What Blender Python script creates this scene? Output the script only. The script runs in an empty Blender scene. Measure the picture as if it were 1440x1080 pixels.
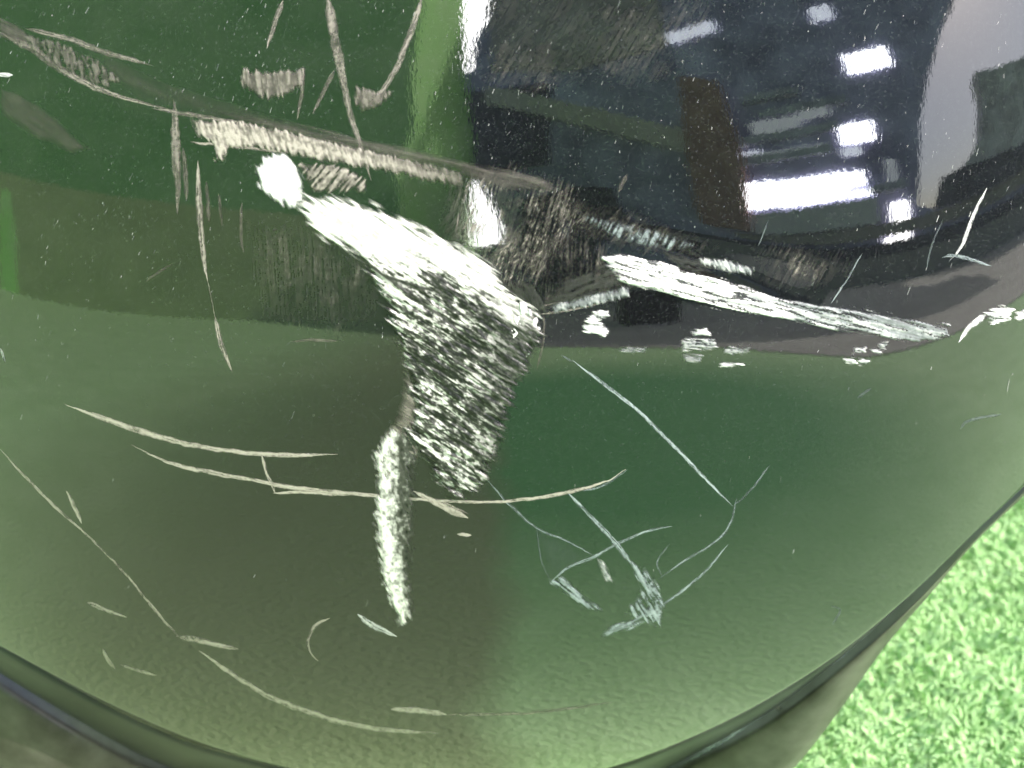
import bpy, bmesh, math, random
import numpy as np
from mathutils import Vector
random.seed(5); rng = np.random.default_rng(5)
S = bpy.context.scene
COL = S.collection
R = math.radians

# ------------------------------------------------------------------ camera
TILT = R(35); D = 0.36; F = 1440.0
AX = np.array([1, 0, 0.]); AF = np.array([0, math.cos(TILT), -math.sin(TILT)])
AU = np.array([0, math.sin(TILT), math.cos(TILT)]); AW = -AF
CAM = np.array([0, 0, .40]) - D * AF
cd = bpy.data.cameras.new("camera"); cam = bpy.data.objects.new("camera", cd); COL.objects.link(cam)
cam.location = CAM; cam.rotation_euler = (R(90 - 35), 0, 0)
cd.lens = 36; cd.sensor_width = 36; cd.clip_start = .01; cd.clip_end = 500
cd.dof.use_dof = True; cd.dof.focus_distance = .37; cd.dof.aperture_fstop = 12
S.camera = cam
# ------------------------------------------------------------------ sky, sun, exposure
SUN_EL, SUN_AZ = R(50), R(68)          # azimuth from -Y towards +X
sd = Vector((math.sin(SUN_AZ) * math.cos(SUN_EL), -math.cos(SUN_AZ) * math.cos(SUN_EL), math.sin(SUN_EL)))
W = bpy.data.worlds.new("World"); S.world = W; W.use_nodes = True
nt = W.node_tree; sk = nt.nodes.new("ShaderNodeTexSky"); sk.sky_type = 'NISHITA'; sk.sun_disc = False
sk.sun_elevation = SUN_EL; sk.sun_rotation = math.atan2(sd.x, sd.y); sk.air_density = 1; sk.dust_density = 3
nt.links.new(sk.outputs[0], nt.nodes["Background"].inputs[0]); nt.nodes["Background"].inputs[1].default_value = .15
sl = bpy.data.lights.new("sun", 'SUN'); sl.energy = 3.1; sl.angle = R(.5); sl.color = (1, .97, .92)
so = bpy.data.objects.new("sun", sl); COL.objects.link(so); so.rotation_euler = sd.to_track_quat('Z', 'Y').to_euler()
S.view_settings.view_transform = 'Standard'; S.view_settings.look = 'None'; S.view_settings.gamma = 1
S.view_settings.exposure = 1.43

# ------------------------------------------------------------------ materials
def mat(name):
    m = bpy.data.materials.new(name); m.use_nodes = True
    n = m.node_tree.nodes; b = n["Principled BSDF"]
    return m, n, m.node_tree.links, b
def noise(n, l, scale, detail=4, vec=None, rough=.55, dist=0):
    t = n.new("ShaderNodeTexNoise"); t.inputs["Scale"].default_value = scale; t.inputs["Detail"].default_value = detail
    t.inputs["Roughness"].default_value = rough; t.inputs["Distortion"].default_value = dist
    if vec is not None: l.new(vec, t.inputs["Vector"])
    return t
def ramp(n, l, src, stops):
    r = n.new("ShaderNodeValToRGB"); e = r.color_ramp.elements
    while len(e) < len(stops): e.new(.5)
    for k, (p, c) in enumerate(stops):
        e[k].position = p; e[k].color = (*c, 1) if len(c) == 3 else c
    l.new(src, r.inputs[0]); return r
def coords(n, l, rot=(0, 0, 0), scale=(1, 1, 1)):
    tc = n.new("ShaderNodeTexCoord"); mp = n.new("ShaderNodeMapping")
    mp.inputs["Rotation"].default_value = rot; mp.inputs["Scale"].default_value = scale
    l.new(tc.outputs["Object"], mp.inputs["Vector"]); return mp.outputs[0]
def bump(n, l, src, strength, dist, prev=None):
    b = n.new("ShaderNodeBump"); b.inputs["Strength"].default_value = strength; b.inputs["Distance"].default_value = dist
    l.new(src, b.inputs["Height"])
    if prev: l.new(prev.outputs[0], b.inputs["Normal"])
    return b

def paint_material():
    m, n, l, b = mat("black_gloss_paint")
    v = coords(n, l)
    fl = n.new("ShaderNodeTexVoronoi"); fl.inputs["Scale"].default_value = 2600; l.new(v, fl.inputs["Vector"])
    sep = n.new("ShaderNodeSeparateColor"); l.new(fl.outputs["Color"], sep.inputs[0])
    cr = ramp(n, l, sep.outputs[0], [(0, (.003, .003, .0035)), (.8, (.006, .0065, .0075)), (.97, (.016, .017, .019)), (1, (.03, .031, .033))])
    l.new(cr.outputs[0], b.inputs["Base Color"])
    b.inputs["Roughness"].default_value = .4; b.inputs["Specular IOR Level"].default_value = 0
    b.inputs["Coat Weight"].default_value = 1; b.inputs["Coat IOR"].default_value = 1.8
    b.inputs["Sheen Weight"].default_value = .05; b.inputs["Sheen Roughness"].default_value = .45; b.inputs["Sheen Tint"].default_value = (.95, 1, .9, 1)
    dn = noise(n, l, 22, 6, v)
    rr = ramp(n, l, dn.outputs[0], [(.35, (.006,) * 3), (.75, (.022,) * 3)]); l.new(rr.outputs[0], b.inputs["Coat Roughness"])
    o1 = noise(n, l, 420, 2, v)
    v2 = coords(n, l, (0, R(-28), 0), (900, 900, 120)); o2 = noise(n, l, 1, 3, v2)
    b1 = bump(n, l, o1.outputs[0], .05, .0001); b2 = bump(n, l, o2.outputs[0], .16, .00006, b1)
    l.new(b2.outputs[0], b.inputs["Coat Normal"]); return m
def wear_material(name, dark, mid, pale, rough=.55):
    m, n, l, b = mat(name)
    a = n.new("ShaderNodeAttribute"); a.attribute_name = "cover"
    t = n.new("ShaderNodeAttribute"); t.attribute_name = "tone"
    cr = ramp(n, l, t.outputs["Fac"], [(0, dark), (.45, mid), (.72, tuple(a_ + .38 * (c_ - a_) for a_, c_ in zip(mid, pale))), (1, pale)]); l.new(cr.outputs[0], b.inputs["Base Color"])
    b.inputs["Roughness"].default_value = rough
    v = coords(n, l); f = noise(n, l, 2500, 3, v); bb = bump(n, l, f.outputs[0], .6, .0002); l.new(bb.outputs[0], b.inputs["Normal"])
    tr = n.new("ShaderNodeBsdfTransparent"); mx = n.new("ShaderNodeMixShader")
    l.new(a.outputs["Fac"], mx.inputs[0]); l.new(tr.outputs[0], mx.inputs[1]); l.new(b.outputs[0], mx.inputs[2])
    l.new(mx.outputs[0], n["Material Output"].inputs[0]); return m
def simple(name, c1, c2=None, scale=8, rough=.8, bm=.3, bd=.01, metal=0):
    m, n, l, b = mat(name); v = coords(n, l); t = noise(n, l, scale, 6, v)
    cr = ramp(n, l, t.outputs[0], [(.3, c1), (.7, c2 or c1)]); l.new(cr.outputs[0], b.inputs["Base Color"])
    b.inputs["Roughness"].default_value = rough; b.inputs["Metallic"].default_value = metal
    bb = bump(n, l, t.outputs[0], bm, bd); l.new(bb.outputs[0], b.inputs["Normal"]); return m
def lit(name, col, s):
    m, n, l, b = mat(name); b.inputs["Base Color"].default_value = (.8, .8, .8, 1)
    b.inputs["Emission Color"].default_value = (*col, 1); b.inputs["Emission Strength"].default_value = s; return m

M_paint = paint_material()
M_tan = wear_material("scraped_tan", (.037, .033, .029), (.118, .102, .09), (.40, .35, .315))
M_white = wear_material("bare_white_plastic", (.03, .03, .032), (.19, .20, .21), (.88, .84, .85))
M_gouge = wear_material("torn_grey_plastic", (.008, .008, .008), (.07, .068, .062), (.80, .76, .74), .3)
M_cool = wear_material("scraped_skylit_blue", (.03, .035, .038), (.11, .13, .14), (.38, .42, .45))  # the tan scrape again, with bluish skylight put into its colour
M_lip = simple("satin_black_trim", (.02, .022, .022), (.045, .048, .047), 30, .38, .15, .001)
M_lip.node_tree.nodes['Principled BSDF'].inputs['Specular IOR Level'].default_value = .28
M_under = simple("scuffed_grey_plastic", (.03, .026, .02), (.085, .08, .065), 55, .45, .3, .0008)
M_seal = simple("dull_rubber_seam", (.03, .026, .02), (.07, .06, .045), 60, .5, .2, .001)

# ------------------------------------------------------------------ object helpers
def tag(o, label=None, cat=None, group=None, kind=None):
    if label: o["label"] = label
    if cat: o["category"] = cat
    if group: o["group"] = group
    if kind: o["kind"] = kind
    return o
def mesh_obj(name, v, f, m, parent=None, smooth=False, attrs=None):
    me = bpy.data.meshes.new(name); me.from_pydata([tuple(map(float, p)) for p in v], [], [tuple(map(int, q)) for q in f])
    if attrs:
        for k, arr in attrs.items():
            a = me.attributes.new(k, 'FLOAT', 'POINT'); a.data.foreach_set("value", np.asarray(arr, dtype=np.float32))
    if smooth: me.polygons.foreach_set("use_smooth", [True] * len(me.polygons))
    me.materials.append(m); me.update()
    o = bpy.data.objects.new(name, me); COL.objects.link(o)
    if parent: o.parent = parent
    return o
def empty(name, loc=(0, 0, 0)):
    o = bpy.data.objects.new(name, None); COL.objects.link(o); o.location = loc; return o

# ------------------------------------------------------------------ noise in numpy
def vn(x, y, seed=0):
    xi = np.floor(x).astype(np.int64); yi = np.floor(y).astype(np.int64); fx = x - xi; fy = y - yi
    def h(a, b):
        k = (a * 374761393 + b * 668265263 + seed * 982451653) & 0xffffffff
        k = ((k ^ (k >> 13)) * 1274126177) & 0xffffffff; k = k ^ (k >> 16); return (k & 0xffff) / 65535.
    fx = fx * fx * (3 - 2 * fx); fy = fy * fy * (3 - 2 * fy)
    return (h(xi, yi) * (1 - fx) + h(xi + 1, yi) * fx) * (1 - fy) + (h(xi, yi + 1) * (1 - fx) + h(xi + 1, yi + 1) * fx) * fy
def fbm(x, y, seed=0, o=4):
    s = 0; a = .5; t = 0
    for k in range(o): s = s + a * vn(x * 2 ** k, y * 2 ** k, seed + k * 7); t += a; a *= .55
    return s / t
def sm(a, b, x):
    t = np.clip((x - a) / (b - a), 0, 1); return t * t * (3 - 2 * t)

# ------------------------------------------------------------------ the bumper's surface
# u to the right, v up, h outwards, in a frame square to the bumper's face at its middle
CA, CB, U0 = .47, 2.8, -.01
def CKf(u): return np.where(u < U0, 1.25, 1.8)
def seg(u, v, a, b):
    ex, ey = b[0] - a[0], b[1] - a[1]; w = np.clip(((u - a[0]) * ex + (v - a[1]) * ey) / (ex * ex + ey * ey), 0, 1)
    return (u - a[0] - w * ex) ** 2 + (v - a[1] - w * ey) ** 2
def hgt(u, v):
    h = CA * v - CB * v * v / 2 - CKf(u) * (u - U0) ** 2 / 2
    h = h - 9 * np.clip(u - .12, 0, 1) ** 3 - 4.5 * np.clip(-.10 - u, 0, 1) ** 3 - 9 * np.clip(-.075 - v, 0, .2) ** 3
    h = h - .00022 * np.exp(-((u + .004) ** 2 + (v - .045) ** 2) / (2 * .017 ** 2))          # the knock at the middle
    h = h - .0006 * np.exp(-seg(u, v, (.022, .052), (.10, .033)) / (2 * .005 ** 2))         # the crease running right from it
    return h - .0003 * np.exp(-seg(u, v, (-.17, .12), (-.03, .075)) / (2 * .007 ** 2))
def surf(x, y, up=0.0):
    """point on the bumper skin for trace coordinates (1440 x 1080 sheet), raised by `up` metres along the normal"""
    x = np.asarray(x, float); y = np.asarray(y, float)
    qx = (x - 720) / F; qy = -(y - 540) / F; t = np.full(np.broadcast(x, y).shape, D)
    for _ in range(25):
        g = D - t - hgt(qx * t, qy * t); e = 1e-4; g2 = D - t - e - hgt(qx * (t + e), qy * (t + e))
        t = t - np.clip(g / np.minimum((g2 - g) / e, -.15), -.05, .05)
    u, v = qx * t, qy * t
    P = CAM + u[..., None] * AX + v[..., None] * AU + t[..., None] * AF
    e = 2e-4; hu = (hgt(u + e, v) - hgt(u - e, v)) / (2 * e); hv = (hgt(u, v + e) - hgt(u, v - e)) / (2 * e)
    n = -hu[..., None] * AX - hv[..., None] * AU + AW; n /= np.linalg.norm(n, axis=-1, keepdims=True)
    return P + n * np.broadcast_to(np.asarray(up, float), u.shape)[..., None]

def curve(pts):
    """smooth interpolation y(x) through points"""
    p = np.array(pts, float); x, y = p[:, 0], p[:, 1]; m = np.gradient(y, x)
    def f(q):
        q = np.asarray(q, float); i = np.clip(np.searchsorted(x, q) - 1, 0, len(x) - 2); d = x[i + 1] - x[i]; t = (q - x[i]) / d
        return (2*t**3-3*t**2+1)*y[i] + (t**3-2*t**2+t)*d*m[i] + (-2*t**3+3*t**2)*y[i+1] + (t**3-t**2)*d*m[i+1]
    return f
L1 = curve([(-160, 815), (0, 905), (150, 985), (300, 1047), (420, 1080), (600, 1108), (830, 1084), (960, 1040), (1100, 968), (1200, 900), (1300, 815), (1370, 746), (1440, 680), (1600, 520)])
L2 = curve([(-160, 850), (0, 962), (100, 1022), (200, 1076), (400, 1130), (700, 1150), (900, 1112), (960, 1082), (1090, 1010), (1200, 925), (1300, 834), (1370, 760), (1440, 692), (1600, 530)])
L3 = curve([(-160, 1040), (0, 1105), (200, 1165), (600, 1210), (900, 1200), (1050, 1140), (1115, 1082), (1180, 1000), (1240, 915), (1310, 833), (1370, 764), (1440, 697), (1600, 536)])

bumper = tag(empty("car_bumper", (0, 0, 0)), "glossy black curved car bumper covered in pale scratches and deep scrapes above the green turf", "bumper")
def skin():
    nx, ny = 520, 420
    xs = np.linspace(-160, 1600, nx); tt = np.linspace(0, 1, ny)
    X, T = np.meshgrid(xs, tt); Y = -420 + (L1(X) + 420) * T
    P = surf(X, Y)
    # the rim rolls inwards over a small radius
    rows = [P]
    for k in range(1, 9):
        a = k / 8 * math.pi / 2; r = .0022
        yy = L1(xs) + 9 * math.sin(a); rows.append(surf(xs, yy, -r * (1 - math.cos(a)))[None])
    rows.append(surf(xs, L1(xs) + 8, -.014)[None])
    top = surf(xs, np.full(nx, -420.)); back = top + np.array([0, .10, .012]); rows.insert(0, back[None])
    P = np.concatenate(rows); n = P.shape[0]; V = P.reshape(-1, 3)
    f = [(i * nx + j, (i + 1) * nx + j, (i + 1) * nx + j + 1, i * nx + j + 1) for i in range(n - 1) for j in range(nx - 1)]
    return mesh_obj("painted_panel", V, f, M_paint, bumper, True)
skin()
def strip(name, m, c0, c1, prof, label=None):
    """a moulded strip between two curves; prof = (t, height in mm)"""
    xs = np.linspace(-160, 1600, 260); rows = []
    for t, hmm in prof:
        y = c0(xs) + (c1(xs) - c0(xs)) * t; rows.append(surf(xs, y, hmm / 1000.))
    P = np.array(rows); n, k = P.shape[:2]
    f = [(i * k + j, (i + 1) * k + j, (i + 1) * k + j + 1, i * k + j + 1) for i in range(n - 1) for j in range(k - 1)]
    o = mesh_obj(name, P.reshape(-1, 3), f, m, bumper, True)
    if label: o["label"] = label
    return o
strip("seam", M_seal, L1, L2, [(-.02, -9), (.05, -6.5), (.12, -5.2), (.2, -4.6), (.28, -4.5), (.34, -4.7), (.38, -5.4)], "dull dark seam under the rolled rim")
strip("lower_lip", M_lip, L1, L2, [(.33, -8), (.36, -4.2), (.42, -3.4), (.55, -3.0), (.75, -3.0), (.9, -3.3), (.97, -3.9), (1.0, -5.5)])
def undertray():
    xs = np.linspace(-160, 1600, 260); y2 = L2(xs); P2 = surf(xs, y2, -.005); qx = (xs - 720) / F
    t2 = ((P2 - CAM) @ AF); rows = []
    for k, dt in [(-40, .016), (-16, .007), (-4, .0022), (.03, .0), (.10, -.0004), (.22, .0004), (.4, .003), (.62, .0075), (.82, .0135), (.93, .019), (1.0, .027), (1.0, .05), (.9, .09)]:
        y = y2 + ((L3(xs) - y2) * k if k > 0 else k); t = t2 + dt + np.maximum(y - y2, 0) * .00010; q = -(y - 540) / F
        rows.append(CAM + (qx * t)[:, None] * AX + (q * t)[:, None] * AU + t[:, None] * AF)
    P = np.array(rows); n, k = P.shape[:2]
    f = [(i * k + j, (i + 1) * k + j, (i + 1) * k + j + 1, i * k + j + 1) for i in range(n - 1) for j in range(k - 1)]
    mesh_obj("undertray", P.reshape(-1, 3), f, M_under, bumper, True)
undertray()

# ------------------------------------------------------------------ damage: patches and ribbons of torn paint lying on the skin
def poly_sd(px, py, poly):
    P = np.array(poly, float); Q = np.roll(P, -1, 0); d = np.full(px.shape, 1e9); ins = np.zeros(px.shape, bool)
    for (x0, y0), (x1, y1) in zip(P, Q):
        ex, ey = x1 - x0, y1 - y0; w = np.clip(((px - x0) * ex + (py - y0) * ey) / (ex * ex + ey * ey + 1e-9), 0, 1)
        d = np.minimum(d, np.hypot(px - x0 - w * ex, py - y0 - w * ey))
        c = ((y0 > py) != (y1 > py)) & (px < (x1 - x0) * (py - y0) / (y1 - y0 + 1e-12) + x0); ins ^= c
    return np.where(ins, d, -d)
SEED = [11]; torn_fn = [0]
def patch(name, poly, m, ang=35, ln=18, wd=3, step=1.5, jag=5, soft=4, relief=.25, base=.15, cover=1., fn=None, label=None, tone=(0, 1), contrast=1.6, thr=None):
    SEED[0] += 3; s = SEED[0]
    p = np.array(poly, float); pad = jag + soft
    x0, y0 = p.min(0) - pad; x1, y1 = p.max(0) + pad
    X, Y = np.meshgrid(np.arange(x0, x1, step), np.arange(y0, y1, step)); a = R(ang)
    A = X * math.cos(a) + Y * math.sin(a); B = -X * math.sin(a) + Y * math.cos(a)
    st = fbm(A / ln, B / wd, s, 3); fine = fbm(X / 4, Y / 4, s + 1, 3)
    sdv = poly_sd(X, Y, poly) + (st - .5) * 2 * jag
    mk = sm(-soft * .5, soft, sdv)
    t = np.clip((st - .5) * contrast + .5 + (fine - .5) * 1.0, 0, 1)
    t = tone[0] + (tone[1] - tone[0]) * t
    cv = mk * cover
    if thr is not None: cv = cv * sm(thr - .08, thr + .12, st * .7 + fine * .3)
    if fn: t, cv = fn(X, Y, sdv, st, fine, t, cv)
    if fn is torn_fn[0]: relief = relief * (1 - .8 * sm(-26, 22, np.interp(X, [420, 520, 600, 660, 715, 760], [345, 366, 372, 392, 440, 452]) - Y))
    h = (base + relief * (st * .7 + fine * .3)) * mk / 1000. + .00005
    P = surf(X, Y, h); keep = cv > .015; ny, nx = X.shape
    kq = keep[:-1, :-1] | keep[1:, :-1] | keep[:-1, 1:] | keep[1:, 1:]
    ii, jj = np.nonzero(kq); q = np.stack([ii * nx + jj, (ii + 1) * nx + jj, (ii + 1) * nx + jj + 1, ii * nx + jj + 1], 1)
    ids, inv = np.unique(q, return_inverse=True); q = inv.reshape(-1, 4)
    o = mesh_obj(name, P.reshape(-1, 3)[ids], q, m, bumper, True, {"cover": np.clip(cv, 0, 1).ravel()[ids], "tone": np.clip(t, 0, 1).ravel()[ids]})
    if label: o["label"] = label
    return o
def scratch(pts, w, m=None, tone=.7, cover=.9, name="scratch_or_highlight", taper=True, rough=.5, label=None, lift=0.):
    SEED[0] += 3; s = SEED[0]; m = m or M_tan
    p = np.array(pts, float)
    if len(p) > 2:                                    # Catmull-Rom
        e = np.vstack([2 * p[0] - p[1], p, 2 * p[-1] - p[-2]]); out = []
        for i in range(1, len(e) - 2):
            for k in range(8):
                t = k / 8; a, b, c, d = e[i - 1:i + 3]
                out.append(.5 * (2 * b + (c - a) * t + (2 * a - 5 * b + 4 * c - d) * t * t + (3 * b - a - 3 * c + d) * t ** 3))
        out.append(p[-1]); p = np.array(out)
    L = np.r_[0, np.cumsum(np.hypot(*np.diff(p, axis=0).T))]; n = max(4, int(L[-1] / 2)); q = np.linspace(0, L[-1], n)
    x = np.interp(q, L, p[:, 0]); y = np.interp(q, L, p[:, 1])
    jit = (fbm(q / 14, q * 0, s) - .5) * 2.2; dx = np.gradient(x); dy = np.gradient(y); dl = np.hypot(dx, dy) + 1e-9; nx_, ny_ = -dy / dl, dx / dl
    x = x + nx_ * jit; y = y + ny_ * jit
    ww = np.interp(q / L[-1], np.linspace(0, 1, len(w)), w) if hasattr(w, '__len__') else np.full(n, float(w))
    ww = ww * (.8 if m is M_cool else 1) * (.75 + .5 * fbm(q / 9, q * 0 + 3, s + 1))
    if taper: ww = ww * np.minimum(1, np.minimum(q, L[-1] - q) / (L[-1] * .12 + 4) + .15)
    cs = np.linspace(-1, 1, 7); C_, Q_ = np.meshgrid(cs, q)
    X = x[:, None] + nx_[:, None] * ww[:, None] * cs * .62; Y = y[:, None] + ny_[:, None] * ww[:, None] * cs * .62
    prof = 1 - np.abs(C_) ** 1.6
    st = fbm(Q_ / 22, C_ * ww[:, None] / 2.2 + 50, s + 2, 3); fi = fbm(Q_ / 3, C_ * 2 + 9, s + 4, 2)
    h = (lift + .02 + .045 * np.sqrt(np.clip(prof, 0, 1)) * ww[:, None] / 5 * (.5 + fi)) / 1000
    cv = np.clip(prof * 1.5, 0, 1) * cover * (1 - rough + rough * sm(.28, .6, st * .6 + fi * .4)) ; tn = np.clip(tone + (st - .5) * .9 + (fi - .5) * .4, 0, 1)
    P = surf(X, Y, h).reshape(-1, 3); k = 7
    f = [(i * k + j, (i + 1) * k + j, (i + 1) * k + j + 1, i * k + j + 1) for i in range(n - 1) for j in range(k - 1)]
    o = mesh_obj(name, P, f, m, bumper, True, {"cover": cv.ravel(), "tone": tn.ravel()})
    if label: o["label"] = label
    return o

# the long tan scrape across the upper left
patch("scuff_or_shade", [(0, 28), (36, 42), (40, 66), (20, 60), (0, 52)], M_tan, 25, 30, 4, cover=.55, tone=(.1, .55))
patch("scuff_or_shade", [(36, 50), (80, 60), (130, 82), (168, 112), (150, 122), (110, 112), (70, 88), (42, 68)], M_tan, 80, 12, 3, cover=.55, thr=.42, tone=(.1, .75))
patch("scuff_or_shade", [(150, 80), (230, 120), (330, 150), (430, 180), (400, 186), (300, 165), (200, 135), (150, 110)], M_tan, 25, 30, 5, cover=.16, soft=14, tone=(.1, .5))
patch("scuff_or_shade", [(0, 122), (50, 150), (90, 178), (124, 208), (100, 212), (60, 195), (20, 172), (0, 152)], M_tan, 35, 25, 5, cover=.28, soft=6, tone=(.15, .5))
patch("scuff_or_shade", [(340, 98), (380, 103), (425, 98), (424, 120), (400, 134), (376, 138), (350, 128), (339, 118)], M_tan, 84, 22, 3, cover=.8, tone=(.15, .85), jag=6, label="short pale comb like scuff near the top")
patch("scuff_or_shade", [(500, 122), (530, 130), (552, 128), (535, 148), (515, 156), (498, 146)], M_tan, 84, 14, 3, cover=.7, tone=(.15, .75))
patch("scuff_or_shade", [(270, 170), (330, 170), (390, 182), (450, 196), (520, 212), (600, 230), (650, 246), (650, 262), (590, 250), (520, 236), (450, 224), (400, 214), (350, 207), (322, 205), (315, 226), (304, 225), (302, 205), (280, 190)],
      M_tan, 72, 14, 3.2, cover=1, tone=(.35, 1.1), jag=5, label="long ragged pale scrape running right from upper left",
      fn=lambda X, Y, sdv, st, fi, t, cv: (np.clip(t * np.interp(X, [270, 520, 650], [1.1, .9, .6]) + .25 * np.exp(-((Y - np.interp(X, [270, 330, 400, 520, 650], [182, 192, 202, 226, 254])) / 5) ** 2), 0, 1), cv * np.interp(X, [270, 560, 660], [1, .9, .4])))
patch("scuff_or_shade", [(300, 158), (400, 172), (520, 198), (640, 226), (760, 250), (780, 268), (690, 264), (640, 240), (520, 216), (400, 186)], M_tan, 15, 60, 4, cover=.42, soft=8, tone=(.15, .6))
patch("scuff_or_shade", [(422, 232), (470, 232), (512, 252), (514, 270), (480, 268), (440, 268)], M_tan, -50, 22, 3, cover=.9, tone=(.1, 1), thr=.36, jag=6)
def haze(X, Y, t, cv, ang):
    a = R(ang + 24); b = fbm((X * math.cos(a) + Y * math.sin(a)) / 26, (-X * math.sin(a) + Y * math.cos(a)) / 1.0, 41 + int(ang), 2)
    cl = fbm(X / 38, Y / 38, 61 + int(ang), 3)
    return t, np.clip(cv * (.45 + 1.0 * sm(.5, .7, b)) * (.3 + 1.4 * sm(.35, .65, cl)), 0, 1)
# haze of fine scratches
for poly, ang, c in [
    ([(640, 250), (730, 240), (800, 262), (830, 300), (790, 345), (755, 400), (750, 430), (715, 425), (690, 370), (650, 345), (630, 300)], 108, .42),
    ([(640, 285), (700, 300), (760, 340), (755, 380), (700, 372), (625, 330)], 128, .5),
    ([(760, 340), (840, 350), (900, 380), (850, 420), (770, 425)], 95, .3),
    ([(780, 285), (870, 300), (960, 330), (1000, 350), (960, 358), (880, 340), (800, 320)], 130, .3),
    ([(1060, 350), (1120, 355), (1190, 360), (1190, 385), (1140, 400), (1080, 395)], 118, .34),
    ([(350, 320), (450, 330), (520, 380), (530, 440), (480, 470), (380, 440)], 86, .16),
    ([(690, 0), (1000, 0), (980, 100), (760, 130), (680, 110)], 120, .10)]:
    patch("scuff_or_shade", poly, M_tan, ang, 34, 1.1, step=1.1, cover=c * .8, soft=26, jag=12, relief=.02, base=.02, thr=.48, tone=(.1, .9), fn=lambda X, Y, sdv, st, fi, t, cv, ang=ang: haze(X, Y, t, cv, ang))
for poly, an in (([(795, 392), (850, 368), (872, 384), (884, 400), (850, 410), (790, 428), (765, 432)], -20), ([(930, 350), (985, 362), (1010, 378), (975, 384), (940, 366)], 15), ([(700, 395), (745, 400), (770, 430), (765, 445), (720, 425)], 60)):  # dark patches painting in deep shade along the crease
    patch("scuff_or_shade", poly, M_gouge, an, 22, 3, cover=.75, soft=7, jag=7, relief=.1, base=.03, thr=.36, tone=(0, .3))
patch("scuff_or_shade", [(820, 305), (870, 315), (940, 330), (975, 345), (940, 350), (870, 335)], M_cool, 118, 20, 2.5, cover=.6, soft=6, thr=.46, tone=(.3, 1))

# central torn gouge
def torn(X, Y, sdv, st, fi, t, cv):
    # white bare plastic above, torn ridges below with glints painted in as pale tone
    up = sm(-26, 22, (np.interp(X, [420, 520, 600, 660, 715, 760], [345, 366, 372, 392, 440, 452]) - Y) + (st - .5) * 40)
    a = R(33); A = X * math.cos(a) + Y * math.sin(a); B = -X * math.sin(a) + Y * math.cos(a)
    g = .6 * fbm(A / 12, B / 4.2, 901, 4) + .4 * fbm(A / 5, B / 2.6, 931, 3); g2 = fbm(A / 45, B / 9, 77, 3); g3 = fbm(A / 30, B / 1.9, 177, 2)
    left = sm(100, 0, X - np.interp(Y, [380, 460, 540, 600, 690], [515, 555, 580, 580, 625]))
    mid = sm(40, -60, Y - 430)
    low = np.clip((g - .5) * 3.1 + .37 + (g2 - .5) * 1.2 + (g3 - .5) * .8 + .14 * left + .2 * mid, 0, .84) * (1 - .45 * sm(640, 735, X))
    tt = low * (1 - up) + np.clip(.95 + (t - .5) * .35, 0, 1) * up
    crack = np.exp(-(poly_line(X, Y, [(545, 388), (585, 402), (610, 407), (624, 386)]) / 2.0) ** 2) + .8 * np.exp(-(poly_line(X, Y, [(520, 372), (560, 400), (600, 430), (640, 455)]) / 2.2) ** 2)
    return np.clip(tt * (1 - .8 * np.clip(crack, 0, 1)), 0, 1), cv
def poly_line(X, Y, pts):
    d = np.full(X.shape, 1e9)
    for (x0, y0), (x1, y1) in zip(pts[:-1], pts[1:]):
        ex, ey = x1 - x0, y1 - y0; w = np.clip(((X - x0) * ex + (Y - y0) * ey) / (ex * ex + ey * ey), 0, 1)
        d = np.minimum(d, np.hypot(X - x0 - w * ex, Y - y0 - w * ey))
    return d
torn_fn[0] = torn
patch("gouge", [(415, 282), (440, 276), (505, 285), (560, 308), (610, 332), (655, 352), (695, 376), (712, 408), (738, 424), (756, 440), (760, 472), (744, 508), (728, 545), (712, 585), (704, 620), (690, 650), (674, 688), (646, 698), (622, 682), (602, 652), (585, 628), (576, 602), (588, 576), (580, 540), (568, 500), (552, 462), (543, 430), (530, 400), (514, 366), (482, 344), (452, 338), (430, 308)],
      M_gouge, 33, 26, 4.5, step=1.2, jag=13, soft=10, relief=1.5, base=.2, fn=torn, label="deep torn gouge with white top and glinting dark ridges below")
patch("gouge", [(362, 240), (374, 216), (400, 217), (416, 236), (426, 262), (424, 282), (408, 290), (384, 278), (366, 262)], M_white, 60, 20, 5, jag=6, soft=6, relief=.35, tone=(.72, 1.15), label="round bright white patch of bared plastic")
patch("gouge", [(528, 640), (545, 606), (575, 598), (592, 628), (586, 645), (578, 655), (582, 690), (580, 740), (574, 800), (580, 868), (564, 880), (546, 842), (534, 790), (528, 730), (532, 690)],
      M_gouge, 60, 10, 3, step=1.2, jag=7, soft=7, relief=.35, label="tall pale tusk shaped gouge hanging below the torn area",
      fn=lambda X, Y, sdv, st, fi, t, cv: (np.clip(.35 + .55 * (1 - sm(0, 26, X - np.interp(Y, [600, 700, 800, 880], [548, 540, 548, 566]))) + (fbm(X / 6, Y / 9, 5, 4) - .5) * .9 + (fi - .5) * .6, 0, 1), cv * (.75 + .25 * sm(2, 9, sdv))))
patch("scuff_or_shade", [(528, 640), (548, 606), (580, 560), (585, 600), (560, 660), (540, 690)], M_tan, 35, 20, 3, cover=.5, soft=9, tone=(.3, .9))
patch("scuff_or_shade", [(572, 500), (584, 560), (590, 640), (576, 640), (560, 600), (568, 560)], M_tan, 35, 20, 3, cover=.6, soft=8, tone=(.3, .9))
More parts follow.
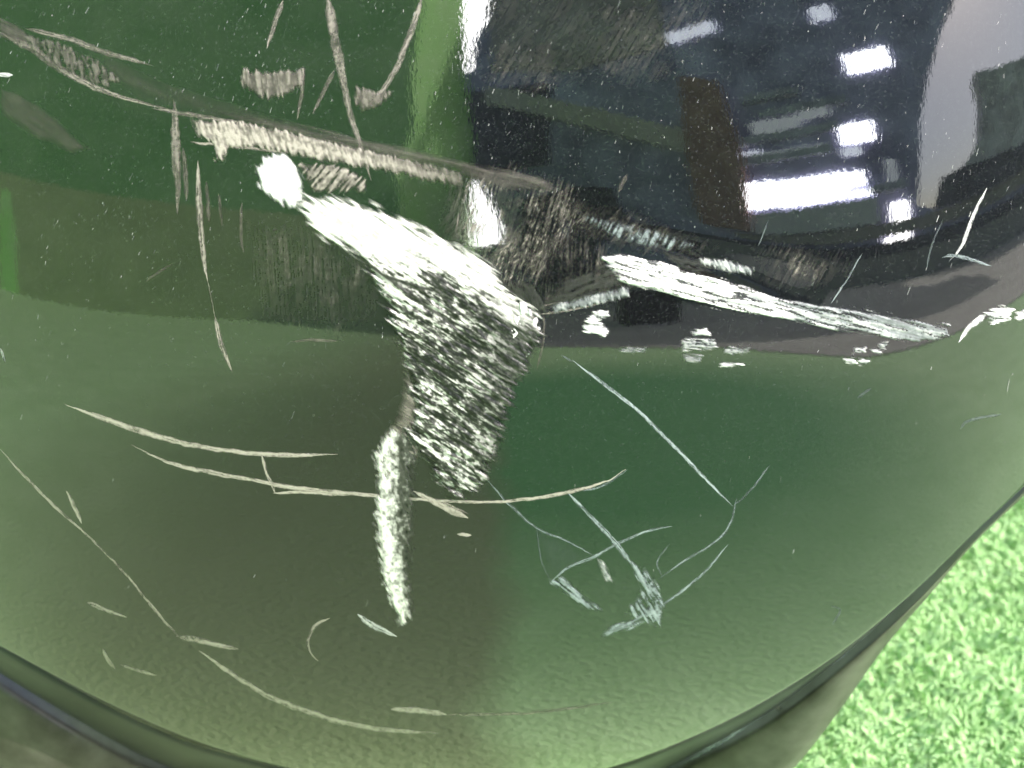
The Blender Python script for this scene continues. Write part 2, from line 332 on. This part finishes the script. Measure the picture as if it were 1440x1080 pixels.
# glints at the upper right of the torn area, painted as white chips
for x, y, r in [(735, 432, 9), (728, 450, 10), (722, 468, 8), (752, 452, 7), (757, 463, 5), (736, 490, 6), (741, 497, 5), (720, 478, 6), (745, 440, 6)]:
    patch("paint_chip_or_glint", [(x + r * random.uniform(.5, 1) * math.cos(k * 1.05), y + r * random.uniform(.7, 1.3) * math.sin(k * 1.05)) for k in range(6)], M_white, 60, 6, 3, step=1, jag=2, soft=2, relief=1.2, tone=(.7, 1.2))
# right white gouge
patch("gouge", [(848, 364), (872, 357), (930, 368), (982, 386), (1050, 404), (1100, 420), (1150, 428), (1200, 436), (1250, 446), (1334, 458), (1334, 474), (1292, 480), (1240, 474), (1180, 464), (1120, 452), (1060, 441), (1010, 433), (972, 424), (920, 408), (884, 400), (860, 384)],
      M_white, 14, 40, 4, jag=7, soft=2.5, relief=.9, label="long white gouge tapering to blue grey at right",
      fn=lambda X, Y, sdv, st, fi, t, cv: (np.clip(np.interp(X, [850, 880, 1020, 1130, 1334], [.6, 1.0, .9, .52, .34]) + (st - .5) * .9 + (fi - .5) * .3 + .2 * np.exp(-((Y - np.interp(X, [1100, 1335], [440, 474])) / 6) ** 2), 0, 1), cv * (1 - .75 * np.clip(sm(.55, .75, fbm((X + Y * .2) / 40, (Y - X * .28) / 6, 31)), 0, 1) * sm(1060, 860, X)) * (1 - .9 * sm(.56, .63, fbm((X + Y * .25) / 22, (Y - X * .26) / 2.6, 131)))))
patch("scuff_or_shade", [(775, 430), (830, 416), (886, 402), (884, 416), (838, 428), (780, 440)], M_white, 75, 10, 3, cover=.85, tone=(.1, .7), jag=4)
patch("scuff_or_shade", [(985, 364), (1020, 366), (1060, 377), (1056, 386), (1020, 380), (986, 372)], M_white, 70, 8, 3, cover=.85, tone=(.2, .9), jag=4)
for poly, t in [([(820, 455), (835, 440), (856, 436), (857, 446), (840, 452), (856, 462), (850, 474), (822, 468)], 1), ([(972, 466), (993, 461), (998, 473), (976, 474)], .9),
          ([(958, 478), (1005, 475), (1008, 489), (960, 492)], .65), ([(1015, 488), (1055, 488), (1052, 495), (1018, 498)], .45), ([(1012, 510), (1046, 510), (1044, 515), (1014, 514)], .8),
          ([(960, 500), (990, 498), (985, 508), (966, 510)], .3), ([(1200, 488), (1218, 488), (1216, 495), (1200, 496)], .8), ([(1224, 492), (1240, 488), (1238, 496), (1226, 497)], .7),
          ([(1186, 504), (1203, 502), (1204, 510), (1188, 512)], 1), ([(1208, 506), (1222, 506), (1218, 513), (1208, 513)], .8), ([(1236, 482), (1250, 480), (1244, 490), (1238, 490)], .5),
          ([(872, 489), (908, 489), (906, 494), (874, 494)], .25), ([(1385, 440), (1405, 432), (1425, 434), (1420, 448), (1395, 456)], 1), ([(1428, 440), (1440, 434), (1446, 448), (1430, 450)], .9)]:
    patch("paint_chip_or_glint", poly, M_white, 8, 16, 2.5, step=1.1, jag=5, soft=3, relief=.4, thr=.32, cover=min(1, .35 + t * .65), tone=(.2 + .3 * t, .5 + .6 * t))
patch("scuff_or_shade", [(885, 790), (905, 800), (925, 825), (932, 850), (926, 883), (905, 872), (880, 862), (895, 845), (905, 830)], M_cool, 60, 18, 2.6, cover=.8, thr=.42, tone=(.3, 1), label="ragged blue grey scuff at the foot of a scratch")
patch("scuff_or_shade", [(846, 893), (860, 880), (890, 872), (915, 850), (920, 862), (885, 884), (862, 890)], M_cool, -25, 18, 2.6, cover=.8, tone=(.3, 1))
patch("scuff_or_shade", [(775, 818), (790, 812), (815, 832), (845, 858), (826, 856), (800, 838)], M_cool, 38, 18, 2.6, cover=.8, thr=.38, tone=(.3, 1))
patch("scuff_or_shade", [(840, 786), (850, 792), (862, 818), (852, 816)], M_white, 60, 10, 3, cover=.9, tone=(.4, 1), jag=2)
patch("scuff_or_shade", [(755, 745), (835, 785), (800, 800), (775, 815), (762, 780)], M_cool, 60, 14, 5, cover=.10, soft=12, tone=(.2, .6), relief=.02, base=.02)

# line scratches: (points, width, material, tone)
T, Wm, Cc = M_tan, M_white, M_cool
LINES = [
 ([(90, 568), (150, 590), (200, 607), (260, 624), (330, 635), (400, 640), (475, 639)], [3, 7, 8, 6, 6, 6, 3], T, .75),
 ([(185, 626), (240, 651), (300, 665), (350, 674), (400, 684), (470, 692), (540, 698), (600, 703), (680, 706), (740, 702), (800, 692), (850, 678), (880, 660)], [3, 6, 6, 5, 6, 6, 5, 4, 4, 4, 5, 5, 4], T, .7),
 ([(368, 638), (375, 665), (388, 694)], 4, T, .6), ([(384, 694), (430, 692), (480, 696)], 4, T, .7),
 ([(278, 226), (281, 300), (286, 360), (292, 396)], [4, 8, 7, 4], T, .7), ([(292, 396), (297, 420), (303, 448)], 1.5, T, .5), ([(302, 444), (312, 485), (326, 524)], [4, 7, 3], T, .75),
 ([(245, 140), (247, 200), (250, 260), (250, 302)], [4, 12, 10, 3], T, .55), ([(258, 208), (261, 250), (262, 282)], 6, T, .3), ([(290, 255), (292, 285), (294, 312)], 5, T, .2), ([(308, 272), (312, 318)], 4, T, .2), ([(340, 285), (339, 320), (342, 355)], 4, T, .25),
 ([(399, 0), (386, 33), (375, 68)], [6, 6, 4], T, .55), ([(460, -10), (470, 50), (480, 100), (490, 150), (503, 192), (522, 254)], [12, 12, 11, 8, 6, 4], T, .5),
 ([(594, -6), (576, 50), (560, 90), (540, 125), (520, 145)], [6, 8, 8, 7, 6], T, .6), ([(470, 98), (455, 130), (440, 160)], [6, 6, 3], T, .4), ([(427, 96), (424, 130), (417, 168)], [5, 5, 3], T, .35),
 ([(0, 46), (40, 66), (80, 94), (130, 121), (190, 142), (250, 156)], [13, 10, 8, 7, 4, 2], T, .6), ([(36, 40), (100, 56), (150, 74), (215, 92)], [7, 7, 7, 3], T, .5),
 ([(-4, 105), (18, 106)], 6, Wm, .8), ([(213, 152), (260, 160), (320, 170), (380, 182)], [3, 6, 5, 3], T, .5), ([(268, 200), (340, 207), (400, 215)], 4, T, .7),
 ([(581, 690), (618, 710), (658, 729)], [5, 9, 8], T, .95), ([(616, 702), (640, 714), (658, 722)], 3, T, .5), ([(643, 751), (663, 753)], 5, T, .85),
 ([(760, 442), (800, 436), (850, 424)], 3, T, .6), ([(756, 432), (780, 426), (800, 420)], 3, T, .5),
 ([(1388, 264), (1370, 300), (1352, 346), (1334, 368)], [3, 5, 5, 2], Wm, .6), ([(1325, 362), (1345, 360), (1395, 374)], [5, 6, 3], Cc, .6), ([(1212, 356), (1190, 395), (1169, 427)], 2.6, Cc, .6), ([(1326, 308), (1312, 340), (1303, 378)], 3, Cc, .35), ([(1080, 312), (1066, 346)], 2, Cc, .4),
 ([(1348, 482), (1362, 462), (1387, 442)], [3, 7, 8], Wm, .85),
 ([(804, 506), (850, 540), (900, 580), (940, 620), (985, 666), (1030, 712)], [3, 6, 6, 6, 5, 4], Cc, .75), ([(1030, 712), (1055, 690), (1082, 654)], 3, Cc, .3), ([(1036, 700), (1025, 740), (1005, 762), (960, 790), (925, 815)], [3, 4, 4, 4, 3], Cc, .45), ([(932, 812), (924, 790), (942, 764)], 2.5, Cc, .3), ([(1024, 766), (995, 800), (960, 830), (925, 856)], [3, 4, 5, 4], Cc, .5),
 ([(684, 674), (715, 708), (755, 743), (800, 762), (840, 784)], [3, 4, 4, 3, 3], Cc, .5), ([(945, 740), (915, 746), (870, 763), (835, 783), (800, 797), (775, 818)], [4, 4, 5, 5, 4, 4], Cc, .65), ([(795, 690), (830, 725), (862, 760), (890, 795)], [4, 6, 7, 9], Cc, .7), ([(755, 745), (762, 790), (776, 818)], 2, Cc, .2), ([(820, 690), (850, 682), (882, 660)], 4, Cc, .4),
 ([(0, 632), (40, 675), (80, 715), (120, 750), (175, 805), (215, 855), (252, 895)], [3, 4, 4, 2.5, 3, 4, 5], T, .45), ([(280, 915), (330, 950), (380, 980), (430, 1000), (490, 1018), (550, 1027), (615, 1030)], [5, 6, 7, 7, 7, 6, 4], T, .6), ([(248, 894), (290, 903), (336, 913)], [7, 7, 5], T, .5),
 ([(94, 690), (115, 736)], 5, T, .6), ([(122, 847), (145, 856), (178, 868)], [6, 5, 3], T, .55), ([(145, 912), (150, 924), (162, 940)], [4, 6, 4], T, .6), ([(168, 934), (190, 942), (220, 950)], [3, 4, 4], T, .5),
 ([(464, 869), (444, 880), (433, 902), (438, 920), (448, 930)], [4, 5, 4, 3, 2], T, .35), ([(503, 864), (525, 880), (558, 895)], [6, 8, 4], Wm, .6), ([(550, 997), (590, 999), (628, 1005)], [7, 8, 7], T, .75), ([(628, 1005), (740, 1003), (860, 988)], 4, T, .12),
 ([(410, 481), (440, 478), (476, 480)], [3, 4, 3], T, .35), ([(1350, 604), (1362, 592), (1408, 582)], 5, Cc, .2), ([(1168, 852), (1182, 858), (1170, 878)], 4, Cc, .2), ([(1205, 560), (1225, 545)], 4, Cc, .2), ([(765, 440), (764, 480), (755, 520)], 3, T, .25), ([(790, 500), (806, 510)], 3, Cc, .4),
 ([(0, 490), (8, 510)], 4, Wm, .4), ([(205, 395), (243, 370)], 3, T, .15), ([(650, 325), (668, 290)], 3, T, .6), ([(640, 330), (646, 300)], 2.5, T, .4), ([(870, 270), (882, 245)], 6, T, .15), ([(908, 408), (911, 395)], 2, Wm, .5),
]
for k, (pts, w, m, tn) in enumerate(LINES):
    low = m is T and pts[0][0] < 700 and pts[0][1] > 560  # lower left scratches painted paler to offset the weak sun there
    scratch(pts, w, m, tone=min(1, .25 + tn * .75) + (.3 if low else 0), cover=min(1, .30 + tn * .75 + (.2 if low else 0)))

scratch([(962, 1084), (1010, 1056), (1060, 1024), (1090, 1006)], [6, 9, 9, 5], M_cool, tone=.7, cover=.6, lift=-3.4, label="pale highlight painted along the edge of the lower lip")  # highlight of the lip's ridge, painted as pale ribbons
scratch([(1090, 1006), (1140, 968), (1200, 922), (1260, 868)], [5, 7, 6, 4], M_cool, tone=.4, cover=.4, lift=-3.6)
scratch([(1092, 1004), (1104, 1012), (1112, 1030), (1108, 1052), (1112, 1076)], [9, 8, 5, 5, 5], M_tan, tone=.6, cover=.6, lift=-4.3)
scratch([(20, 925), (80, 958), (160, 1005), (250, 1048), (330, 1075)], [10, 13, 13, 11, 8], M_tan, tone=.25, cover=.5, lift=-4.2)
# tiny dust specks on the paint
def specks(n=2000):
    V, Fc = [], []
    x = rng.uniform(0, 1440, n); y = np.abs(rng.normal(0, 260, n)) + rng.uniform(-5, 5, n); y = np.where(rng.random(n) < .14, rng.uniform(0, 900, n), y)
    ok = (y < L1(x) - 30) & (rng.random(n) < sm(.35, .68, fbm(x / 90, y / 90, 71, 3)) * 1.2); x, y = x[ok], y[ok]; n = len(x)
    ln = rng.gamma(1.6, .8, n) + .6; wd = rng.uniform(.3, .65, n); a = R(1) * rng.normal(108, 9, n); dx, dy = np.cos(a), np.sin(a)
    q = []
    for sx, sy in ((-1, -1), (1, -1), (1, 1), (-1, 1)):
        q.append(surf(x + dx * ln * sx - dy * wd * sy, y + dy * ln * sx + dx * wd * sy, .00012))
    V = np.stack(q, 1).reshape(-1, 3); Fc = np.arange(4 * n).reshape(-1, 4)
    c = np.repeat(rng.uniform(.08, .55, n) ** 1.6, 4); t = np.repeat(rng.uniform(.4, 1, n), 4)
    o = mesh_obj("dust", V, Fc, M_white, bumper, False, {"cover": c, "tone": t}); tag(o, kind="stuff"); return o
specks()

# ------------------------------------------------------------------ turf
def turf_mat(name, k=1.0, blade=False):
    m, n, l, b = mat(name); v = coords(n, l)
    big = noise(n, l, 9 if not blade else 14, 4, v); fine = noise(n, l, 130, 5, v)
    c1 = ramp(n, l, big.outputs[0], [(.3, (.25 * k, .46 * k, .15 * k)), (.7, (.40 * k, .62 * k, .28 * k))])
    c2 = ramp(n, l, fine.outputs[0], [(.3, (.28 * k, .44 * k, .19 * k)), (.7, (.48 * k, .66 * k, .36 * k))])
    mx = n.new("ShaderNodeMix"); mx.data_type = 'RGBA'; mx.inputs[0].default_value = .5
    l.new(c1.outputs[0], mx.inputs[6]); l.new(c2.outputs[0], mx.inputs[7]); out = mx.outputs[2]
    b.inputs["Roughness"].default_value = .7
    bb = bump(n, l, fine.outputs[0], .8, .006); l.new(bb.outputs[0], b.inputs["Normal"])
    # olive tint painted into the turf for the photographer's mirrored shape
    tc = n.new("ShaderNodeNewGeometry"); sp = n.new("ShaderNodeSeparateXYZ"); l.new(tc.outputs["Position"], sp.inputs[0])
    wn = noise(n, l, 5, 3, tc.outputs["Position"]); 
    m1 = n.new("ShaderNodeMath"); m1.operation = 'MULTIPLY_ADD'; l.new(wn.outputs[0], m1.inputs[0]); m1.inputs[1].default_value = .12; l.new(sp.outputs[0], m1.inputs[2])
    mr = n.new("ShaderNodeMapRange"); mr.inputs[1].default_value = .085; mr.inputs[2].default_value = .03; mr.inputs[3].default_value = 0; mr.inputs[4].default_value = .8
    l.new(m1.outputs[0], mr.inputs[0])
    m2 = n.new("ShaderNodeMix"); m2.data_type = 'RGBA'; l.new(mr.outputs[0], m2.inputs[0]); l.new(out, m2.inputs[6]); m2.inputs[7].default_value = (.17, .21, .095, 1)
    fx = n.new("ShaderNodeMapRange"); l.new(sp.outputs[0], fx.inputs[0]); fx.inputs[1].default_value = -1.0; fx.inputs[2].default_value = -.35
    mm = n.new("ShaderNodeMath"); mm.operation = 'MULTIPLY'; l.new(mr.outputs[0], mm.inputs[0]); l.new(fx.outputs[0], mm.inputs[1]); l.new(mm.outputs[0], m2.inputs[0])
    # the photographer's shade beside it, painted in as deeper green
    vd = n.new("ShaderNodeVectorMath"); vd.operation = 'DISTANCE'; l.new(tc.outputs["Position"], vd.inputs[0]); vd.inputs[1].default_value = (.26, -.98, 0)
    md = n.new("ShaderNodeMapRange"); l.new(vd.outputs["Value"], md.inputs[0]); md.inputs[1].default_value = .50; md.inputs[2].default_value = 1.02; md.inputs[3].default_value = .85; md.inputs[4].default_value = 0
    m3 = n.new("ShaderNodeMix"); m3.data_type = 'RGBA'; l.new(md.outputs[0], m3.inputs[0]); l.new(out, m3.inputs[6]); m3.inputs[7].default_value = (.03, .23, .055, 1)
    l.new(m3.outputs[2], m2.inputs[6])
    l.new(m2.outputs[2], b.inputs["Base Color"]); return m
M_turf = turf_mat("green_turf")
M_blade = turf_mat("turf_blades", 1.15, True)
def ground():
    v = [(-60, -60, 0), (60, -60, 0), (60, 60, 0), (-60, 60, 0)]
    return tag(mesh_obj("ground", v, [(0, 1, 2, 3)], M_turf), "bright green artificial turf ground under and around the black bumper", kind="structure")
ground()
def blades():
    n = 130000
    x = rng.uniform(-.1, .75, n); y = rng.uniform(.03, .62, n); n1 = n
    kp = rng.random(n) < sm(-.1, .05, x) * sm(.03, .10, y); x, y = x[kp], y[kp]; n = len(x)
    cl = fbm(x * 120 + 100, y * 120 + 100, 3, 2); h = (.005 + .005 * cl) * rng.uniform(.7, 1.2, n); a = rng.uniform(0, 2 * math.pi, n)
    lean = rng.uniform(.2, 1.3, n) * h; la = fbm(x * 80 + 50, y * 80 + 50, 8, 2) * 14 + rng.normal(0, .7, n); w = rng.uniform(.0005, .0011, n)
    dx, dy = np.cos(a) * w, np.sin(a) * w
    p0 = np.stack([x - dx, y - dy, 0 * x], 1); p1 = np.stack([x + dx, y + dy, 0 * x], 1)
    mx_, my_ = x + np.cos(la) * lean * .35, y + np.sin(la) * lean * .35
    p2 = np.stack([mx_ + dx, my_ + dy, h * .65], 1); p3 = np.stack([mx_ - dx, my_ - dy, h * .65], 1)
    p4 = np.stack([x + np.cos(la) * lean, y + np.sin(la) * lean, h], 1)
    V = np.stack([p0, p1, p2, p3, p4], 1).reshape(-1, 3); b = np.arange(n) * 5
    me = bpy.data.meshes.new("turf")
    fa = np.stack([b, b + 1, b + 2, b + 3], 1); fb = np.stack([b + 3, b + 2, b + 4], 1)
    me.vertices.add(len(V)); me.vertices.foreach_set("co", V.ravel())
    loops = np.concatenate([fa.ravel(), fb.ravel()]); me.loops.add(len(loops)); me.loops.foreach_set("vertex_index", loops)
    st = np.concatenate([np.arange(n) * 4, 4 * n + np.arange(n) * 3]); me.polygons.add(2 * n); me.polygons.foreach_set("loop_start", st)
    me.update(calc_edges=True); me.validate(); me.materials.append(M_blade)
    o = bpy.data.objects.new("turf", me); COL.objects.link(o)
    tag(o, "short curled bright green turf pile at lower right beyond the bumper edge", "turf", kind="stuff")
blades()

# ------------------------------------------------------------------ what the paint mirrors: paving, building, added green wall
M_pave = simple("brown_grey_paving", (.34, .32, .28), (.44, .42, .37), 3, .85, .3, .004)
M_navy = simple("dark_navy_boards", (.20, .19, .33), (.60, .58, .86), 1.5, .55, .4, .02)
M_black = simple("near_black_cladding", (.03, .03, .045), (.14, .14, .19), 4, .6, .4, .02)
M_brown = simple("brown_timber", (.26, .14, .11), (.50, .30, .24), 3, .7, .5, .02)
M_conc = simple("pale_concrete", (.72, .72, .70), (.85, .85, .82), 2, .9, .2, .01)
M_conc2 = simple("rough_grey_stone", (.30, .29, .30), (.80, .79, .80), 4, .9, .6, .05)
M_smoke = simple("smoky_brown_boards", (.30, .26, .26), (.70, .62, .60), 1.6, .7, .5, .02)
M_beige = simple("beige_render", (.55, .50, .46), (.70, .64, .60), 4, .85, .3, .01)
M_pale = simple("pale_lilac_boards", (.25, .25, .33), (.75, .75, .85), 3.2, .6, .5, .02)
M_gwall = simple("dark_green_cladding", (.20, .48, .15), (.38, .64, .28), 1.2, .9, .5, .03)
M_olive = simple("olive_boards", (.42, .56, .24), (.54, .68, .32), 3, .9, .3, .02)
M_sunlit = simple("sunlit_green", (.42, .95, .20), (.62, .97, .40), 2, .85, .3, .02)  # sunlit edge of the green, sunlight put into the colour
M_glow = lit("white_window_sky_glow", (1, .99, .97), 9); M_lamp2 = lit("cool_lit_glass", (.93, .96, 1), 9); M_dim2 = lit("faint_lit_glass", (.85, .86, 1), .55); M_dim = lit("dim_lit_glass", (.8, .84, 1), 2.2)

def prism(name, poly, y0, y1, m, parent, org, tx, ty):
    """polygon (s, z) extruded from depth y0 to y1 in the frame org + s*tx + d*ty"""
    n = len(poly); V = []
    for d in (y0, y1):
        for s, z in poly: V.append((org[0] + s * tx[0] + d * ty[0], org[1] + s * tx[1] + d * ty[1], z))
    f = [tuple(range(n)), tuple(range(2 * n - 1, n - 1, -1))] + [(i, i + n, (i + 1) % n + n, (i + 1) % n) for i in range(n)]
    return mesh_obj(name, V, f, m, parent)
def rect(s0, s1, z0, z1): return [(s0, z0), (s1, z0), (s1, z1), (s0, z1)]
mesh_obj("path", [(.2, -2.45, .004), (1.05, -1.95, .004), (1.30, -1.2, .004), (1.95, -.85, .004), (3.2, .2, .004), (20, -1, .004), (4, -20, .004), (.2, -20, .004)], [tuple(range(8))], M_pave)["kind"] = "structure"
bpy.data.objects["path"]["label"] = "brown grey paved strip mirrored above the green in the right half"

ORG = (.3, -9.0); TX = (.7383, .6745); TYV = (.6745, -.7383)      # facade line and the direction behind it
bld = tag(empty("workshop_building", (ORG[0], ORG[1], 0)), "dark navy building with small bright windows mirrored in the upper right paint", "building")
def bp(name, poly, y0, y1, m): 
    o = prism(name, poly, y0, y1, m, None, (ORG[0], ORG[1]), TX, TYV)
    o.data.transform(__import__("mathutils").Matrix.Translation((-ORG[0], -ORG[1], 0))); o.parent = bld; return o
bp("wall", [(-.45, 0), (10.4, 0), (10.4, 1.0), (7.5, .97), (7.1, 1.1), (7.42, 2.45), (7.85, 3.2), (8.66, 4.16), (9.1, 4.45), (8.9, 4.9), (7.4, 5.7), (4, 7.2), (2, 7.9), (-.6, 9.5), (-.62, 8.65), (-.76, 7.87), (-1.1, 7.3), (-1.14, 6.3), (-1.75, 5.75), (-1.8, 4.9), (-1.6, 4.1), (-1.35, 3.2), (-1.0, 2.95), (-.90, 2.8), (-.55, 2.25), (-.30, 1.65), (-.31, 1.3), (-.9, 1.25)], 0, .5, M_navy)
bp("plinth", rect(-.3, 11, 0, .42), -.12, -.003, M_pave)
bp("base_board", rect(.6, 11, .44, .62), -.1, -.003, M_black)
bp("base_board", rect(4.2, 10.8, .72, .92), -.08, -.003, M_pave)
bp("rail", [(-.6, 5.55), (4.1, 2.9), (4.1, 2.45), (-.6, 5.0)], -.12, -.003, M_beige)
bp("boarded_panel", [(-1.0, 2.9), (.9, 3.0), (1.1, 5.0), (-1.25, 5.6)], -.05, -.003, M_black)
bp("boarded_panel", [(-.5, 6.0), (1.6, 5.2), (3.7, 5.1), (3.7, 7.1), (1.8, 7.8), (-.5, 9.2)], -.05, -.003, M_smoke)
bp("post", [(3.75, 1.1), (4.5, 1.0), (4.55, 2.4), (4.4, 3.9), (3.8, 4.2), (3.7, 2.8)], -.25, -.003, M_brown)
bp("doorway", rect(.2, 2.2, .66, 2.2), -.04, -.003, M_black)
for s0, s1, z0, z1, m in [(4.5, 4.92, 1.46, 1.93, M_lamp2), (4.97, 5.98, 1.42, 1.88, M_lamp2), (5.98, 6.25, 1.6, 1.84, M_lamp2), (6.0, 6.35, 1.42, 1.52, M_lamp2), (6.6, 6.92, .58, 1.22, M_glow), (6.48, 7.18, 3.52, 3.88, M_lamp2), (6.05, 6.55, 2.3, 2.64, M_lamp2), (6.25, 6.6, 4.7, 5.0, M_dim), (6.0, 6.3, 2.12, 2.24, M_dim), (6.45, 6.62, .55, .68, M_glow), (4.4, 4.8, 2.3, 2.5, M_dim), (3.7, 4.6, 5.1, 5.35, M_dim)]:
    bp("lit_window", rect(s0, s1, z0, z1), -.06, -.003, m)
bp("sill", rect(4.5, 6.4, .95, 1.36), -.1, -.003, M_conc)
bp("window_board", rect(6.3, 6.95, 1.42, 1.56), -.09, -.003, M_pale)
for s0, s1, z0, z1 in [(4.75, 5.5, 2.75, 2.98), (5.5, 6.0, 2.85, 3.05), (4.6, 5.8, 2.25, 2.4), (4.5, 4.75, 2.6, 2.75), (6.62, 6.8, 1.5, 1.9)]:
    bp("pale_window", [(s0, z0), (s1, z0 + .03), (s1, z1), (s0, z1 + .04)], -.065, -.003, M_dim2)
for s0, s1, z in [(4.5, 6.1, 2.62), (4.5, 5.9, 2.25), (4.9, 6.3, 3.05), (4.7, 5.6, 3.4)]:
    bp("slat", [(s0, z), (s1, z - .02), (s1, z + .12), (s0, z + .16)], -.07, -.003, M_pale)
bp("stone_block", [(8.3, 1.0), (8.28, 1.5), (8.75, 1.75), (9.0, 2.4), (8.95, 2.87), (9.3, 2.8), (11, 2.7), (11, 1.0)], -.15, .4, M_conc2)
bp("dark_bay", [(7.4, .95), (11, .95), (11, 1.3), (8.26, 1.45), (7.66, 1.4), (7.5, 1.15)], -.17, -.153, M_black)
bp("roof", [(-.6, 9.51), (2, 7.91), (4, 7.21), (7.4, 5.71), (9.1, 4.8), (9.2, 4.95), (7.4, 5.85), (4, 7.35), (2, 8.05), (-.6, 9.65)], -.2, 1.5, M_black)

gw = tag(empty("added_green_wall", (-.72, -4.0, 0)), "tall green wall added in place of turf mirrored across the upper left paint", "wall")  # added wall that fills the mirrored upper left with green
def gpart(name, a, b, z1, z0, th, m):
    a = np.array(a) - np.array([-.72, -4.0]); b = np.array(b) - np.array([-.72, -4.0])
    t = (b - a); L = np.linalg.norm(t); t /= L; nrm = np.array([t[1], -t[0]])
    return prism(name, rect(0, L, z0, z1), 0, th, m, gw, a, t, nrm)
gpart("wall", (-7.2, 0), (-.72, -4.0), 4.5, 0, .4, M_gwall)
o = prism("added_sunlit_end_panel", [(0, 0), (7.0, 0), (5.9, 2.0), (4.6, 3.2), (2.9, 7), (0, 5)], 0, .08, M_sunlit, gw, (0.004, 0), (.06, -.998), (-.998, -.06))
gpart("base_board", (-7.18, .03), (-.76, -3.94), 1.05, 0, .02, M_olive)
o = prism("added_sunlit_low_panel", [(0, 0), (2.2, 0), (2.2, .95), (.12, .9), (0, .5)], 0, .1, M_sunlit, gw, (-2.75, 1.62), (-.85, .52), (.52, .85))  # added for the sunlit green spot mirrored at the left edge
lp = tag(empty("sky_glow_panel", (-.1, -11.5, 0)), "added white glowing sheet standing in for the bright sky strip mirrored at top centre", "light")  # added emissive sheet in place of the bright gap of sky
prism("glow_sheet", rect(-1.2, 1.6, .9, 12), 0, .05, M_glow, lp, (0, 0), (1, 0), (0, -1))
prism("added_glow_sheet_base", rect(-1.2, 1.6, 0, .89), 0, .06, M_black, lp, (0, 0), (1, 0), (0, -1))
# black box standing on the paving, mirrored just under the long white gouge
bx = tag(empty("storage_box", (1.16, -3.45, .004)), "small black box mirrored in the paint just under the long white gouge", "box")
def box_part(name, x, y, z0, z1, m, bev=.02):
    bm = bmesh.new(); bmesh.ops.create_cube(bm, size=1); bmesh.ops.scale(bm, vec=(x, y, z1 - z0), verts=bm.verts)
    bmesh.ops.translate(bm, vec=(0, 0, (z0 + z1) / 2), verts=bm.verts); bmesh.ops.bevel(bm, geom=bm.edges[:], offset=bev, segments=2, affect='EDGES')
    me = bpy.data.meshes.new(name); bm.to_mesh(me); bm.free(); me.materials.append(m); o = bpy.data.objects.new(name, me); COL.objects.link(o); o.parent = bx
M_bin = simple("black_plastic", (.004, .004, .005), (.012, .012, .014), 6, .5, .3, .01)
box_part("body", .44, .36, 0, .29, M_bin); box_part("lid", .48, .40, .292, .335, M_bin, .012)
